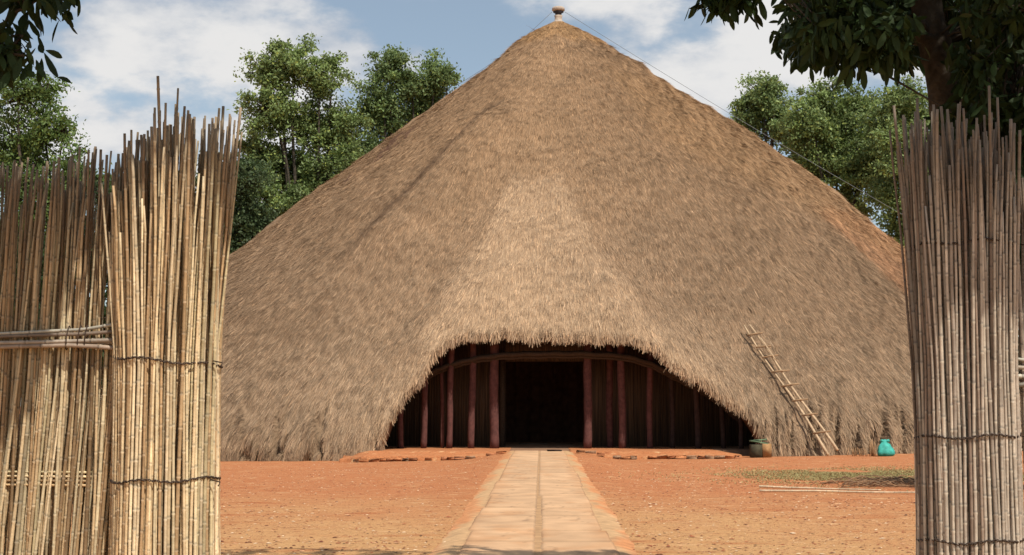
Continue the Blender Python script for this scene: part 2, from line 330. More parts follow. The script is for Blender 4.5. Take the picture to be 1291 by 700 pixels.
def thatch(parent):
    th = np.concatenate([np.linspace(R(-180), R(-60), 100)[:-1], np.linspace(R(-60), R(-18), 500)[:-1], np.linspace(R(-18), R(18), 700)[:-1], np.linspace(R(18), R(60), 500)[:-1], np.linspace(R(60), R(180), 100)])
    se = np.interp(-eave_z(th), -zz, ss)
    t = np.linspace(0, 1, 230)**.85
    T, Sx = np.meshgrid(th, t, indexing='ij'); Sg = Sx*se[:, None]
    P = surf(T, Sg)
    # inner shell: the underside of a thick thatch, its shade put into a dark colour
    ti = np.linspace(1, 0, 30); T2, Sy = np.meshgrid(th, ti, indexing='ij'); thick = .42+.22*np.abs(fbm(th*60, th*0, 50))
    Si = Sy*(se[:, None]-.08); z0 = np.interp(Si, ss, zz); r0 = np.interp(Si, ss, rr)-thick[:, None]*1.25
    pr = porch(T2, z0); r0 = np.maximum(r0+pr, .02)
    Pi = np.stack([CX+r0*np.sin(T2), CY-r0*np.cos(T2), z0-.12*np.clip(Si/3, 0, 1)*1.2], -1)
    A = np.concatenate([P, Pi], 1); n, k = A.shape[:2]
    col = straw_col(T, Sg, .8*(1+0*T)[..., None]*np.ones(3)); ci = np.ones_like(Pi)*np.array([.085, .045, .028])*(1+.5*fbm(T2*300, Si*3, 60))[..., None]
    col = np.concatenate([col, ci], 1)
    i = np.arange(n-1)[:, None]*k+np.arange(k-1)[None]; f = np.stack([i, i+1, i+k+1, i+k], -1).reshape(-1)
    V = [A.reshape(-1, 3)]; F = [f]; Cn = [np.full((n-1)*(k-1), 4)]; K = [col.reshape(-1, 3)]; base = n*k
    def straws(th_, s_, ln, wd, jit, lift, droop, bright=1.0):
        nonlocal base
        m = len(th_); ds = .05
        p = surf(th_, s_); q = surf(th_, s_+ds); dn = q-p; dn /= np.linalg.norm(dn, axis=1)[:, None]
        dn = dn*(1-droop)+np.array([0, 0, -1])*droop; dn /= np.linalg.norm(dn, axis=1)[:, None]
        side = np.stack([np.cos(th_), np.sin(th_), 0*th_], -1)
        nrm = np.cross(side, dn); nrm *= np.sign((nrm*np.stack([np.sin(th_), -np.cos(th_), .5+0*th_], -1)).sum(1))[:, None]
        d = dn+side*rng.normal(0, jit, m)[:, None]; d /= np.linalg.norm(d, axis=1)[:, None]; sd = np.cross(d, nrm); sd /= np.linalg.norm(sd, axis=1)[:, None]
        roll = rng.uniform(-.5, .5, m)[:, None]; sd = sd*np.cos(roll)+nrm*np.sin(roll)
        a = p+nrm*.004; b = p+d*ln[:, None]+nrm*lift[:, None]; h = sd*wd[:, None]/2
        v = np.stack([a-h, a+h, b+h*.35, b-h*.35], 1)
        hi = rng.random(m) > .93; rnd = np.clip(rng.normal(.98, .27, m), .35, 2.0)*np.where(hi, 1.45, 1)*np.ravel(bright); ln = ln*np.where(hi, 1.4, 1); wd = wd*np.where(hi, .8, 1); hue = rng.normal(0, .035, m)
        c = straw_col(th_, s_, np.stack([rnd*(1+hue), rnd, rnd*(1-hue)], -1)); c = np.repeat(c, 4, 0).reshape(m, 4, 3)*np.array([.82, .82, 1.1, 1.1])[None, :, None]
        V.append(v.reshape(-1, 3)); F.append(np.arange(m*4)+base); Cn.append(np.full(m, 4)); K.append(c.reshape(-1, 3)); base += m*4
    # body of the roof, visible half dense, the rest thinner
    for (cnt, t0, t1) in ((760000, -64, 64), (24000, 64, 180), (24000, -180, -64)):
        tt = rng.uniform(R(t0), R(t1), cnt*2); s_ = rng.random(cnt*2)*STOT; keep = rng.random(cnt*2)*24 < np.interp(s_, ss, rr)
        tt = tt[keep]; s_ = s_[keep]; lim = np.interp(-eave_z(tt), -zz, ss); ok = s_ < lim-.1; tt = tt[ok]; s_ = s_[ok]; m = len(tt)
        cl = fbm(tt*np.interp(s_, ss, rr)*2.2, s_*1.6, 80)              # tufts that lean and stand out together
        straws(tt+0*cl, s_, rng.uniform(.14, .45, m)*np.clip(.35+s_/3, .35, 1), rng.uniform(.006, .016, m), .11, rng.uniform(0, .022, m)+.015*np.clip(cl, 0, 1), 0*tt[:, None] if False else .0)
    m = 60000; tt = rng.uniform(R(-62), R(62), m); s_ = rng.random(m)*STOT; keep = rng.random(m)*24 < np.interp(s_, ss, rr); tt = tt[keep]; s_ = s_[keep]
    lim = np.interp(-eave_z(tt), -zz, ss); ok = (s_ < lim-.3) & (s_ > 1.2); tt = tt[ok]; s_ = s_[ok]; m = len(tt); dk = np.where(rng.random(m) > .45, 1.18, .68)[:, None]
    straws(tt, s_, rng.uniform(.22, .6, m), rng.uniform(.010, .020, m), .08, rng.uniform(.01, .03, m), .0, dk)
    # shaggy fringe: arch of the porch, then the skirt at the ground
    m = 26000; tt = rng.uniform(_et[0], _et[-1], m); lim = np.interp(-eave_z(tt), -zz, ss)
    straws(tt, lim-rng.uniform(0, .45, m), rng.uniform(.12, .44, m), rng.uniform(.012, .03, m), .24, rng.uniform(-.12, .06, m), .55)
    m = 80000; tt = rng.uniform(R(-62), R(62), m); lim = np.interp(-eave_z(tt), -zz, ss); low = rng.random(m)*1.5
    z_at = np.interp(lim-low, ss, zz); ok = (np.interp(lim, ss, zz) < .3); tt = tt[ok]; lim = lim[ok]; low = low[ok]; m = len(tt)
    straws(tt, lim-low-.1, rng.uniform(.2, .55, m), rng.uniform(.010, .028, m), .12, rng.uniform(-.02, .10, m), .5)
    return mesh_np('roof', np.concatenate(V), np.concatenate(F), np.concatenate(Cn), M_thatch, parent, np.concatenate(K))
M_thatch = mat('thatch_straw', (0, 0, 0), .88, 3, .12, attr=True, spec=.15)
M_wall = bpy.data.materials.new('reed_wall'); M_wall.use_nodes = True
def wall_mat():
    t = M_wall.node_tree; b = t.nodes['Principled BSDF']; b.inputs['Roughness'].default_value = .85
    tx = t.nodes.new('ShaderNodeTexCoord'); mp_ = t.nodes.new('ShaderNodeMapping'); mp_.inputs['Scale'].default_value = (30, 30, .6); t.links.new(tx.outputs['Object'], mp_.inputs[0])
    n = t.nodes.new('ShaderNodeTexNoise'); n.inputs['Scale'].default_value = 1; n.inputs['Detail'].default_value = 3; t.links.new(mp_.outputs[0], n.inputs[0])
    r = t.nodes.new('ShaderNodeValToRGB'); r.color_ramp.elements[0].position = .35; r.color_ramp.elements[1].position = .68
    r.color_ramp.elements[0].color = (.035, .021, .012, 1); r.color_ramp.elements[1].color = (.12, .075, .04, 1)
    t.links.new(n.outputs[0], r.inputs[0]); t.links.new(r.outputs[0], b.inputs['Base Color'])
wall_mat()
M_bark = mat('barkcloth', (.112, .044, .037), .9, 9, .3, .4, 60)
M_clay = mat('terracotta', lin(172, 158, 144), .8, 12, .2); M_cloth = mat('bark_hanging', (.10, .05, .03), .9, 5, .3)
M_white = mat('limewash', lin(215, 205, 195), .8, 12, .15)
M_dark = mat('dark_neck', (.03, .03, .04), .7, 12, .2)
M_dull = mat('dull_pole', (.05, .028, .022), .9, 9, .3)  # plain darker brown for the right-hand columns
M_floor = mat('beaten_floor', (.22, .12, .07), .9, 4, .2, .3, 20)
M_ring = mat('ring_reeds', (.055, .036, .023), .85, 30, .35, .5, 60)
hut = tag(empty('thatched_hut', (CX, CY, 0)), 'huge conical thatched hut with a low arched porch over red columns', 'hut')
thatch(hut)
def hut_parts():
    mb = MB(); k = 96; t = np.linspace(0, 2*np.pi, k, endpoint=False)
    mb.lathe([(22.6, -.5), (22.6, -.004), (.01, -.004)], (CX, CY, 0), 96); mb.build('floor', M_floor, hut)
    # curved reed wall behind the porch columns, door opening left free
    def arc_wall(t0, t1, r, z0, z1, th_=.12):
        ts = np.linspace(t0, t1, max(4, int(abs(t1-t0)*r/.025)))
        m_ = MB(); cols = []; n = len(ts); v = []
        for q in ts:
            bump = .012*((int(q*r/.05)) % 2)+.01*random.random()
            for rad, z in ((r+th_/2+bump, z0), (r+th_/2+bump, z1), (r-th_/2, z1), (r-th_/2, z0)): v.append((CX+rad*math.sin(q), CY-rad*math.cos(q), z))
        f = [(i*4+j, i*4+4+j, i*4+4+(j+1) % 4, i*4+(j+1) % 4) for i in range(n-1) for j in range(4)]+[(3, 2, 1, 0), (n*4-4, n*4-3, n*4-2, n*4-1)]
        m_.add(v, f); return m_
    RW = 18.9; th_at = lambda px, Y: math.asin((at(px, 520, Y)[0]-CX)/(CY-Y))
    d0, d1 = th_at(637, CY-RW), th_at(737, CY-RW)
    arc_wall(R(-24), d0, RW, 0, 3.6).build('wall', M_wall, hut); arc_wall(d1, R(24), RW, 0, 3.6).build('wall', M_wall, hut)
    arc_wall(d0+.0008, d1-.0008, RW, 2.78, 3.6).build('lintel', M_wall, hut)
    # door jambs
    for px, wpx in ((633, .16), (739, .14)):
        Y = CY-RW-.12; x = at(px, 520, Y)[0]; MB().tube([(x, Y, -.02), (x+.01, Y, 1.5), (x, Y, 3.1)], wpx*.62, 8).build('door_jamb', M_ring, hut)
    # barkcloth wrapped columns
    for px, wpx, Y, ln in ((505, 8, 44.3, 0), (534, 8, 44.3, -3), (558, 5, 44.6, 3), (566, 8, 44.3, -4), (594, 9, 44.35, -3), (623, 12, 44.3, 0), (741, 11, 44.3, -1), (769, 9, 45.4, 0),
                            (785, 10, 44.35, 2), (819, 8, 44.45, -2), (848, 7, 44.9, 1), (880, 8, 44.5, 2), (912, 7, 44.7, 3), (935, 7, 44.2, 2)):
        Y += .55; p = at(px, 560, Y); r_ = wpx*.0235/2; x1 = p[0]-ln*.02
        zs = np.linspace(.5, 4.5, 80); tq = math.atan2(p[0]-CX, CY-Y); rq = math.hypot(p[0]-CX, CY-Y); rs_ = np.interp(-zs, -zz, rr)+porch(tq+0*zs, zs); hz = min(3.5, float(zs[np.argmax(rs_ < rq+.12)])-.45) if (rs_ < rq+.12).any() else 3.5
        pts = [(p[0]+(x1-p[0])*u+.012*math.sin(u*7+px), Y+.01*math.cos(u*5+px), -.01+hz*u) for u in np.linspace(0, 1, 14)]
        MB().tube(pts, r_*(1.0+.06*np.sin(np.arange(14)*1.7+px)), 12).build('column', M_bark if px < 830 else M_dull, hut, True)
    mb = MB(); n = 60; xs_ = np.linspace(-2.6, 2.8, n); v = [(x, 52.6+.09*math.sin(x*9)+.04*math.sin(x*23), z) for x in xs_ for z in (0, 5)]
    mb.add(v, [(i*2, i*2+2, i*2+3, i*2+1) for i in range(n-1)]).build('curtain', M_cloth, hut, True)
    MB().box((at(672, 557, 46.9)[0], 46.9, .09), (.95, .08, .035), .01, .002).box((at(712, 557, 46.9)[0], 46.9, .08), (.5, .08, .03), .01, .002).build('threshold_bar', M_ring, hut)
    # rings of bound reeds that carry the eave over the porch
    arch = [(478, 530), (505, 497), (522, 480), (545, 466), (570, 458), (602, 451), (640, 447), (690, 446), (740, 446), (790, 449), (825, 459), (850, 472), (880, 486), (905, 499), (925, 514), (944, 528)]
    for dr, dz, rad in ((0, 0, .075), (-.14, -.10, .055), (-.35, .02, .08)):
        pts = []
        for (px, py) in arch:
            Y = 44.5+dr*-1+.0; p = at(px, py, Y); r = 21.3+dr; t_ = math.atan2(p[0]-CX, CY-Y); pts.append((CX+r*math.sin(t_), CY-r*math.cos(t_), p[2]+dz+.0))
        P = np.array(pts); u = np.linspace(0, len(P)-1, 80); P = np.stack([np.interp(u, np.arange(len(P)), P[:, i]) for i in range(3)], -1)
        P[1:-1] = (P[:-2]+P[1:-1]*2+P[2:])/4; P[:, 2] += .012*np.sin(u*9)
        MB().tube(P, rad*(1+.08*np.sin(u*23)), 10).build('ring_beam', M_ring, hut, True)
    # finial of clay pots on the apex
    z = 19.30
    k = .84; sc = lambda pr: [(a*k, z+b*k) for a, b in pr]
    fin = MB().lathe(sc([(.05, -.25), (.34, -.2), (.36, .0), (.30, .05), (.22, .10), (.20, .30), (.24, .40), (.05, .42)]), (CX, CY, 0)).build('finial', M_clay, hut, True)
    MB().lathe(sc([(.05, .36), (.19, .37), (.17, .52), (.30, .60), (.28, .64), (.05, .65)]), (CX, CY, 0)).build('neck', M_dark, fin, True)
    MB().lathe(sc([(.05, .63), (.30, .65), (.36, .70), (.36, .82), (.30, .88), (.05, .90)]), (CX, CY, 0)).build('cap', M_clay, fin, True)
hut_parts()
settle(hut)
# doorstep terrace of beaten earth with two low lips
M_terr = mat('terrace_earth', (.42, .20, .095), .92, 2.5, .25, .7, 22)
def terrace():
    for side, x0, x1 in ((-1, -5.9, -.92), (1, .86, 6.0)):
        xs_ = np.arange(x0, x1, .05); prof = [(-.02, -.45), (0, -.13), (.05, -.10), (.75, -.075), (.86, -.03), (.95, .0), (1.1, .012), (2.2, .008), (5, .0)]
        v = []; k = len(prof)
        for x in xs_:
            f0 = 41.25+.05*fbm(np.array(x*1.2), np.array(.1), 61)+.03*fbm(np.array(x*6), np.array(.2), 62); e = sstep(np.array(min(x-x0, x1-x)), 0, .9)
            for j, (dy, z) in enumerate(prof):
                v.append((x, f0+dy+(1-e)*.5*(side*(x-3.5*side) > 0)*(j < 8), z+.02*float(fbm(np.array(x*4.), np.array(dy*3), 63))*(j in (1, 2, 3, 4, 5, 6))-(.12*(1-e) if (side*(x-3.5*side) > 0 and j < 8) else 0)))
        n = len(xs_); f = [(i*k+j, (i+1)*k+j, (i+1)*k+j+1, i*k+j+1) for i in range(n-1) for j in range(k-1)]
        f += [tuple(range(k)), tuple((n-1)*k+j for j in range(k))[::-1]]
        tag(MB().add(v, f).build('terrace', M_earth, smooth=True), kind='structure')
terrace()
M_brick = mat('edging_clay', lin(165, 108, 74), .9, 20, .3, .5, 50)
M_bricks = [M_brick, mat('edging_grey', lin(150, 118, 92), .95, 18, .4, .8, 40), mat('edging_dusty', lin(178, 118, 78), .95, 18, .35, .8, 40)]
def edging():
    k = 0
    for x0, x1 in ((-5.7, -1.0), (1.0, 5.7)):
        x = x0
        while x < x1:
            l = random.uniform(.16, .34)
            if random.random() < .88:
                o = MB().box((0, 0, 0), (l-.02, random.uniform(.1, .14), random.uniform(.045, .075)), random.uniform(-.3, .3), .013).build('edging_stone', random.choice(M_bricks))
                y = 41.2+random.uniform(-.04, .03); o.location = (x+l/2, y, float(ground_z(x, y))+.055)
                tag(o, 'small reddish clay block in the low edging row %s of the path' % ('left' if x0 < 0 else 'right'), 'edging stone', 'edging blocks %s of the path' % ('left' if x0 < 0 else 'right'))
            x += l
edging()

# ------------------------------------------------------------------ reeds
PAL = np.array([lin(222, 194, 144), lin(212, 180, 128), lin(232, 210, 166), lin(200, 160, 104), lin(182, 142, 90), lin(214, 198, 154), lin(226, 200, 150), lin(196, 182, 134)])
PAL = PAL*.62+.38*np.array([.74, .59, .42])*(PAL.mean(1)/PAL.mean())[:, None]
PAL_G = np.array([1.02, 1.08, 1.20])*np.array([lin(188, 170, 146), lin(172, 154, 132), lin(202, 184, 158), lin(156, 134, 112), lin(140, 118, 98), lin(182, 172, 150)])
M_reed = mat('dry_reed', (0, 0, 0), .6, 25, .14, .15, 90, attr=True, spec=.35)
def reed(mb, pts, r, pal, darktop=.0, k=7):
    """one cane: knots every 20-30 cm, a pale ring and slight swelling at each"""
    pts = np.asarray(pts, float); seg = np.linalg.norm(np.diff(pts, axis=0), axis=1); cu = np.concatenate([[0], np.cumsum(seg)]); Lg = cu[-1]
    us = [0.]; kinds = [0]; u = random.uniform(.02, .12)
    while u < Lg-.05:
        us += [u-.009, u, u+.007, u+.018]; kinds += [0, 1, 2, 0]; u += random.uniform(.085, .175)
    us.append(Lg); kinds.append(0); us = np.minimum.accumulate(np.clip(np.array(us), 0, Lg)[::-1])[::-1]
    P = np.stack([np.interp(us, cu, pts[:, i]) for i in range(3)], -1); kinds = np.array(kinds)
    base = pal[random.randrange(len(pal))]*random.choice((1, 1, 1, 1, 1, .62))*random.uniform(.8, 1.15); rad = r*(1-.38*us/Lg)*np.where(kinds == 1, 1.24, 1)
    c = np.tile(base, (len(us), 1)); c = c*np.interp(us, cu[[0, -1]], [1.0, .93])[:, None]
    c[kinds == 1] = c[kinds == 1]*.72+np.array([.66, .56, .42])*.28*min(1, base[0]*2); c[kinds == 2] *= .5
    # weathered grey-brown where the leaf sheath rotted, per internode
    seg_id = np.cumsum(kinds == 1); tone = np.array([random.uniform(.78, 1.14) for _ in range(seg_id.max()+2)]); c *= tone[seg_id][:, None]
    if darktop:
        h = sstep(P[:, 2], darktop-.25, darktop+.35)[:, None]; g = np.array([.17, .125, .085]); c = c*(1-.8*h)+g*.8*h  # browner tops: weathering, with canopy shade put into the colour too
    return mb.tube(P, rad, k, colv=c)
def reeds_thing(root, specs, pal, darktop, first=100):
    """specs sorted by how much they show: the first 100 become parts, the rest one mass"""
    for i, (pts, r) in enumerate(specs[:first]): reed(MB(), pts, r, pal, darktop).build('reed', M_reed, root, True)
    if len(specs) > first:
        mb = MB()
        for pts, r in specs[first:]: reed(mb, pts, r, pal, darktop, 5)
        tag(mb.build('reeds', M_reed, root, True), kind='stuff')
def twist(root, cx, cy, a, b, z, tilt=0, name='tie_wire', r=.003):
    t = np.linspace(0, 2*np.pi, 120); t_ = t+.0
    for ph in (0, 2.1):
        P = np.stack([cx+(a-.004+.004*np.sin(t*38+ph))*np.cos(t_), cy+(b+.004*np.sin(t*38+ph))*np.sin(t_), z+tilt*np.cos(t)+.006*np.cos(t*38+ph)+.008*np.sin(t*5+cx)], -1)
        if ph == 0: mb = MB()
        mb.tube(P, r, 5, caps=False, col=(.05, .035, .025))
    # knot ends
    mb.tube([(cx+a*.92, cy-b*.42, z), (cx+a+.03, cy-b*.5, z-.01), (cx+a+.022, cy-b*.55, z-.03)], r*1.1, 5, col=(.05, .035, .025))
    mb.build(name, M_wire, root)
M_wire = mat('rusty_wire', (.055, .035, .025), .7, 40, .3)
def pillar(cx, cy, a, b, ztop, flare, pal, ties, darktop, seed, n_out=64, lean=0):
    random.seed(seed); out = []; inn = []
    ztop_f = ztop if callable(ztop) else (lambda u: ztop)
    for ring_, cnt in ((1.0, n_out), (.9, int(n_out*.95)), (.78, int(n_out*.8)), (.62, int(n_out*.7)), (.42, int(n_out*.5)), (.2, 16)):
        for i in range(cnt):
            t = 2*math.pi*(i+random.uniform(-.3, .3))/cnt; rx, ry = a*ring_*math.cos(t), b*ring_*math.sin(t)
            H = ztop_f(rx/a)+random.choice((0, 0, 0, -.1, -.3))+random.uniform(-.2, .10)+(random.random() > .93)*random.uniform(.05, .16); r = random.uniform(.0078, .0122)
            lx, ly = max(-.035, min(.035, random.gauss(0, .02))), random.gauss(0, .024); sx = random.gauss(0, .010); zt = max(ties)
            pts = []
            for z in (-.05, .35, .8, 1.2, 1.6, 2.0, 2.3, 2.6, H):
                if z > H: continue
                k = max(0, z-zt); m = (abs(min(ties, key=lambda q: abs(q-z))-z) < .2)
                fl = 1+flare*(k*.6 if zt < 2 else .35*max(0, z-1.6))+.05*max(0, .9-z)
                pts.append((cx+rx*fl+lx*k*1.6+sx*(z-1)+lean*(z-1)+random.gauss(0, .0025), cy+ry*fl+ly*k*1.6+random.gauss(0, .0025), z))
            if len(pts) > 1 and pts[-1][2]-pts[-2][2] < .02: pts.pop(-2)
            (out if (ring_ > .8 and ry < .35*b) else inn).append((pts, r))
    random.shuffle(inn); inn.sort(key=lambda q: -q[0][-1][2]); return out+inn
LBX, LBY = at(209, 600, 7.25)[0], 7.25
root = tag(empty('reed_pillar', (LBX, LBY, 0)), 'sunlit straw coloured pillar of bundled reeds with bristling tops, joined to the fence at left', 'reed pillar', 'reed bundle pillars of the gateway')
sp = pillar(LBX, LBY, .262, .22, lambda u: 2.62+.22*float(sstep(np.array(u), -.9, .0)), .20, PAL, (1.02, 1.63), 2.62, 3, 74)
sp.insert(0, ([tuple(at(215, 700, 7.2)), tuple(at(212, 500, 7.2)), tuple(at(204, 250, 7.15)), tuple(at(199, 96, 7.12))], .012))
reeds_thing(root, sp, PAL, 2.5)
twist(root, LBX, LBY, .275, .233, 1.02, .008); twist(root, LBX, LBY, .275, .233, 1.615, -.022)
settle(root)
RBX, RBY = at(1221, 600, 7.25)[0], 7.25
root = tag(empty('reed_pillar', (RBX, RBY, 0)), 'greyish brown pillar of bundled reeds standing under the dark leafy tree', 'reed pillar', 'reed bundle pillars of the gateway')
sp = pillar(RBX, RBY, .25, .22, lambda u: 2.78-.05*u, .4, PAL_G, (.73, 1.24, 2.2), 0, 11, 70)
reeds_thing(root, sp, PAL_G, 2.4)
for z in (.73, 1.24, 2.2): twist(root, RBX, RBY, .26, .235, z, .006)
settle(root)
def fence(x0, x1, y0, y1, ztop, pal, seed, label, zrail, cnt=(60, 60, 70), lean=.05, slope=0.):
    random.seed(seed); L_ = abs(x1-x0); root = tag(empty('reed_fence', ((x0+x1)/2, (y0+y1)/2, 0)), label, 'reed fence', 'reed fences beside the gateway')
    front = []; back = []
    for layer, n in enumerate(cnt):
        for i in range(n):
            u = (i+random.uniform(-.4, .4))/n; x = x0+(x1-x0)*u; y = y0+(y1-y0)*u+layer*.034+random.uniform(-.012, .012)
            H = ztop+slope*(1-u)**3+random.uniform(-.2, .1)+(random.random() > .93)*.12; ln = max(lean-.05, min(lean+.05, random.gauss(lean, .03))); r = random.uniform(.0072, .012)
            pts = [(x+ln*(z-1.1)*(1 if z < 1.7 else .8)+random.gauss(0, .003), y+random.gauss(0, .02)*max(0, z-1.7), z) for z in (-.05, .5, 1, 1.5, 1.9, 2.3, H)]
            (front if layer == 0 else back).append((pts, r))
    vis = [q for q in front if abs(q[0][2][0]) < 3.0]; hid = [q for q in front if abs(q[0][2][0]) >= 3.0]
    backv = [q for q in back if abs(q[0][2][0]) < 3.0]; backh = [q for q in back if abs(q[0][2][0]) >= 3.0]
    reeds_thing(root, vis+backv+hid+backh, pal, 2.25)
    sg = 1 if x1 > x0 else -1
    # rail: five thin poles bound together in front
    for j, (dz, dy, rad) in enumerate(((.020, -.035, .010), (.045, -.03, .009), (-.005, -.045, .011), (-.035, -.04, .012), (-.02, -.02, .010))):
        pts = [(x0-sg*(.02+.02*(j % 3))+(x1-x0)*u, y0-.005+(y1-y0)*u+dy+.004*math.sin(u*9+j), zrail-.025*u*L_+dz*(1+.6*(u < .02))+.006*math.sin(u*7+j*2)) for u in np.linspace(0, 1, 12)]
        reed(MB(), pts, rad, PAL_G).build('rail_pole', M_reed, root, True)
    mb = MB()
    for u in (.07, .085, .11, .42, .43, .78): 
        c = np.array([x0+(x1-x0)*u, y0+(y1-y0)*u-.035, zrail-.025*u*L_+.006]); t = np.linspace(0, 2*np.pi, 14)
        MB().tube(np.stack([c[0]+.006*np.sin(t), c[1]+.024*np.cos(t), c[2]+.062*np.sin(t)], -1), .003, 5, caps=False, col=(.05, .035, .02)).build('lashing', M_wire, root)
    # woven binders inside the fence
    for j in range(4):
        z = .985+j*.022; pts = [(x0+(x1-x0)*u, y0+(y1-y0)*u+.022+.004*math.sin(u*40), z) for u in np.linspace(.06, .95, 20)]
        reed(MB(), pts, .0065, PAL).build('binder', M_reed, root, True)
    settle(root)
fence(at(148, 600, 7.22)[0]-.0, -4.6, 7.22, 7.5, 2.55, PAL*.86, 21, 'brown reed fence with a horizontal pole rail left of the gateway', 1.735, (98, 110, 110, 110, 110), .055, .12)
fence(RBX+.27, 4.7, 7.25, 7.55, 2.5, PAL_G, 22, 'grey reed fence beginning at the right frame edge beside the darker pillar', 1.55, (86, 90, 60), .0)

# ------------------------------------------------------------------ ladder and small things by the hut
M_pole = mat('pale_pole', lin(185, 158, 126), .7, 10, .22, .3, 60)
def ladder():
    b = at(1050, 573, 42.35); tpt = at(941, 414, 46.25); b[2] = ground_z(b[0], b[1])+.0
    ax = tpt-b; Lg = np.linalg.norm(ax); ax /= Lg; side = np.cross(ax, np.array([-.2, -1, .9])); side /= np.linalg.norm(side); side *= -np.sign(side[0])*-1
    if side[0] < 0: side = -side
    out = np.cross(ax, side); out *= -np.sign(out[1]) if out[1] != 0 else 1
    root = tag(empty('ladder', tuple(b)), 'rough pole ladder leaning against the thatch right of the arched porch', 'ladder')
    for s_, l0, l1 in ((-.135, -.02, Lg), (.135, .02, Lg*.99)):
        u = np.linspace(0, 1, 16); pts = np.array([b+ax*(l0+(l1-l0)*q)+side*s_*(1-.35*q)+side*.03*math.sin(q*8+s_*9)+out*(.18+.02*math.sin(q*6)) for q in u])
        MB().tube(pts, np.linspace(.042, .026, 16)*(1+.07*np.sin(u*31)), 8).build('rail', M_pole, root, True)
    for i, q in enumerate((.135, .265, .375, .49, .60, .72, .80, .905)):
        c = b+ax*(Lg*q)+out*.24; h = np.array([1, .0, .12+.06*math.sin(i*3)]); h /= np.linalg.norm(h); l = .29+.03*math.sin(i*5)
        MB().tube([c-h*l*.75, c+h*l*.2+out*.01, c+h*l*1.1], [.027, .030, .024], 7).build('rung', M_rung, root, True)
    q0, q1 = .68, .86; pts = [b+ax*(Lg*q)+side*(.12)+out*.26 for q in np.linspace(q0, q1, 5)]
    MB().tube(pts, .022, 7).build('splice', M_pole, root, True)
    settle(root)
M_rung = mat('rung_wood', lin(150, 122, 92), .8, 10, .25)
ladder()
def crate():
    p = at(960, 577, 42.0); gz = float(ground_z(p[0], 42.0)); root = tag(empty('crate', (p[0], 42.0, gz)), 'small wooden box with dark side at the right foot of the porch', 'crate')
    m1 = mat('crate_wood', lin(160, 125, 85), .85, 12, .25); m2 = mat('crate_dark', lin(70, 66, 50), .85, 12, .3)
    MB().box((p[0]+.13, 42.02, gz+.2), (.26, .42, .40), .04, .006).build('end_panel', m1, root)
    mb = MB()
    mb.box((p[0]-.16, 42.0, gz+.19), (.31, .38, .38), .04, .004)
    mb.build('side_panel', m2, root); settle(root)
    o = MB().box((0, 0, 0), (.5, .3, .035), .15, .01, tilt=-.12).box((.05, .03, .05), (.36, .2, .03), -.3, .01, tilt=.1).build('board', mat('green_board', lin(96, 116, 88), .7, 8, .3))
    o.location = (p[0]-.08, 41.95, gz+.455); tag(o, 'faded green board lying on the small wooden box', 'board')
crate()
def teal_bag():
    p = at(1116, 577, 42.6); gz = float(ground_z(p[0], 42.6)); k = 22; v = []; prof = [(.17, 0), (.24, .03), (.275, .10), (.28, .18), (.25, .25), (.205, .32), (.155, .39), (.105, .45), (.06, .51), (.025, .57)]
    for i, (r, z) in enumerate(prof):
        for j in range(k):
            t = 2*math.pi*j/k; q = float(fbm(np.array(2+1.6*math.cos(t)+z*3), np.array(5+1.6*math.sin(t)+z*2.), 77, 3)); f = 1+.45*q+.05*math.sin(9*t+i*2.1)
            v.append((r*f*math.cos(t), r*f*math.sin(t)*.8, max(0, z*.84+.05*float(fbm(np.array(j*.9), np.array(i*.8), 78))*(i > 1))))
    fs = [(i*k+j, i*k+(j+1) % k, (i+1)*k+(j+1) % k, (i+1)*k+j) for i in range(len(prof)-1) for j in range(k)]+[tuple(range(k))[::-1], tuple((len(prof)-1)*k+j for j in range(k))]
    mb = MB().add(v, fs)
    for sx in (-1, 1): mb.add([(sx*.01, -.03, .39), (sx*.01, .04, .39), (sx*.16, .02, .41), (sx*.12, -.04, .50), (sx*.03, 0, .48), (sx*.10, 0, .40)], [(0, 5, 3, 4), (1, 4, 3, 2), (0, 1, 2, 5), (5, 2, 3), (0, 4, 1)])
    o = mb.build('plastic_bag', mat('teal_plastic', (.05, .36, .30), .7, 10, .3, .8, 18, spec=.3)); o.location = (p[0], 42.6, gz)
    tag(o, 'knotted teal plastic bag standing at the foot of the thatch', 'bag')
teal_bag()
def straw_heap(px, n, w_, h_, label):
    p = at(px, 576, 42.5); gz = float(ground_z(p[0], 42.5)); mb = MB()
    for i in range(n):
        x = random.gauss(0, w_); y = random.gauss(0, .12); a = random.gauss(0, .5)
        mb.tube([(x, y, 0), (x+a*.1, y+.05, h_*random.uniform(.6, 1.1))], .007, 4, col=np.array(lin(165, 128, 90))*random.uniform(.6, 1.15))
    o = mb.build('straw_heap', M_reed); o.location = (p[0], 42.5, gz); tag(o, label, 'straw heap', kind='stuff')
straw_heap(1101, 26, .04, .46, 'upright sheaf of loose straw beside the teal bag')
straw_heap(1083, 26, .16, .24, 'low heap of cut straw between ladder and teal bag')
def poles_on_ground():
    for k_, (x0p, y0p, x1p, y1p, lab) in enumerate(((957, 615.5, 1110, 620.5, 'shorter pale cane lying on the red earth, farther of the two'), (958, 621.5, 1200, 625, 'longer pale cane lying on the red earth, nearer of the two'))):
        pts = []
        for u in np.linspace(0, 1, 14):
            px = x0p+(x1p-x0p)*u; py = y0p+(y1p-y0p)*u; Y = 1.5*1793/(py-509); p = at(px, py, Y); pts.append((p[0], p[1]+.05*math.sin(u*5+k_), float(ground_z(p[0], p[1]))+.03))
        o = MB(); reed(o, pts, .019, np.array([lin(225, 200, 165)])); o = o.build('cane', M_reed, smooth=True); tag(o, lab, 'cane', 'long canes lying in the yard')
poles_on_ground()
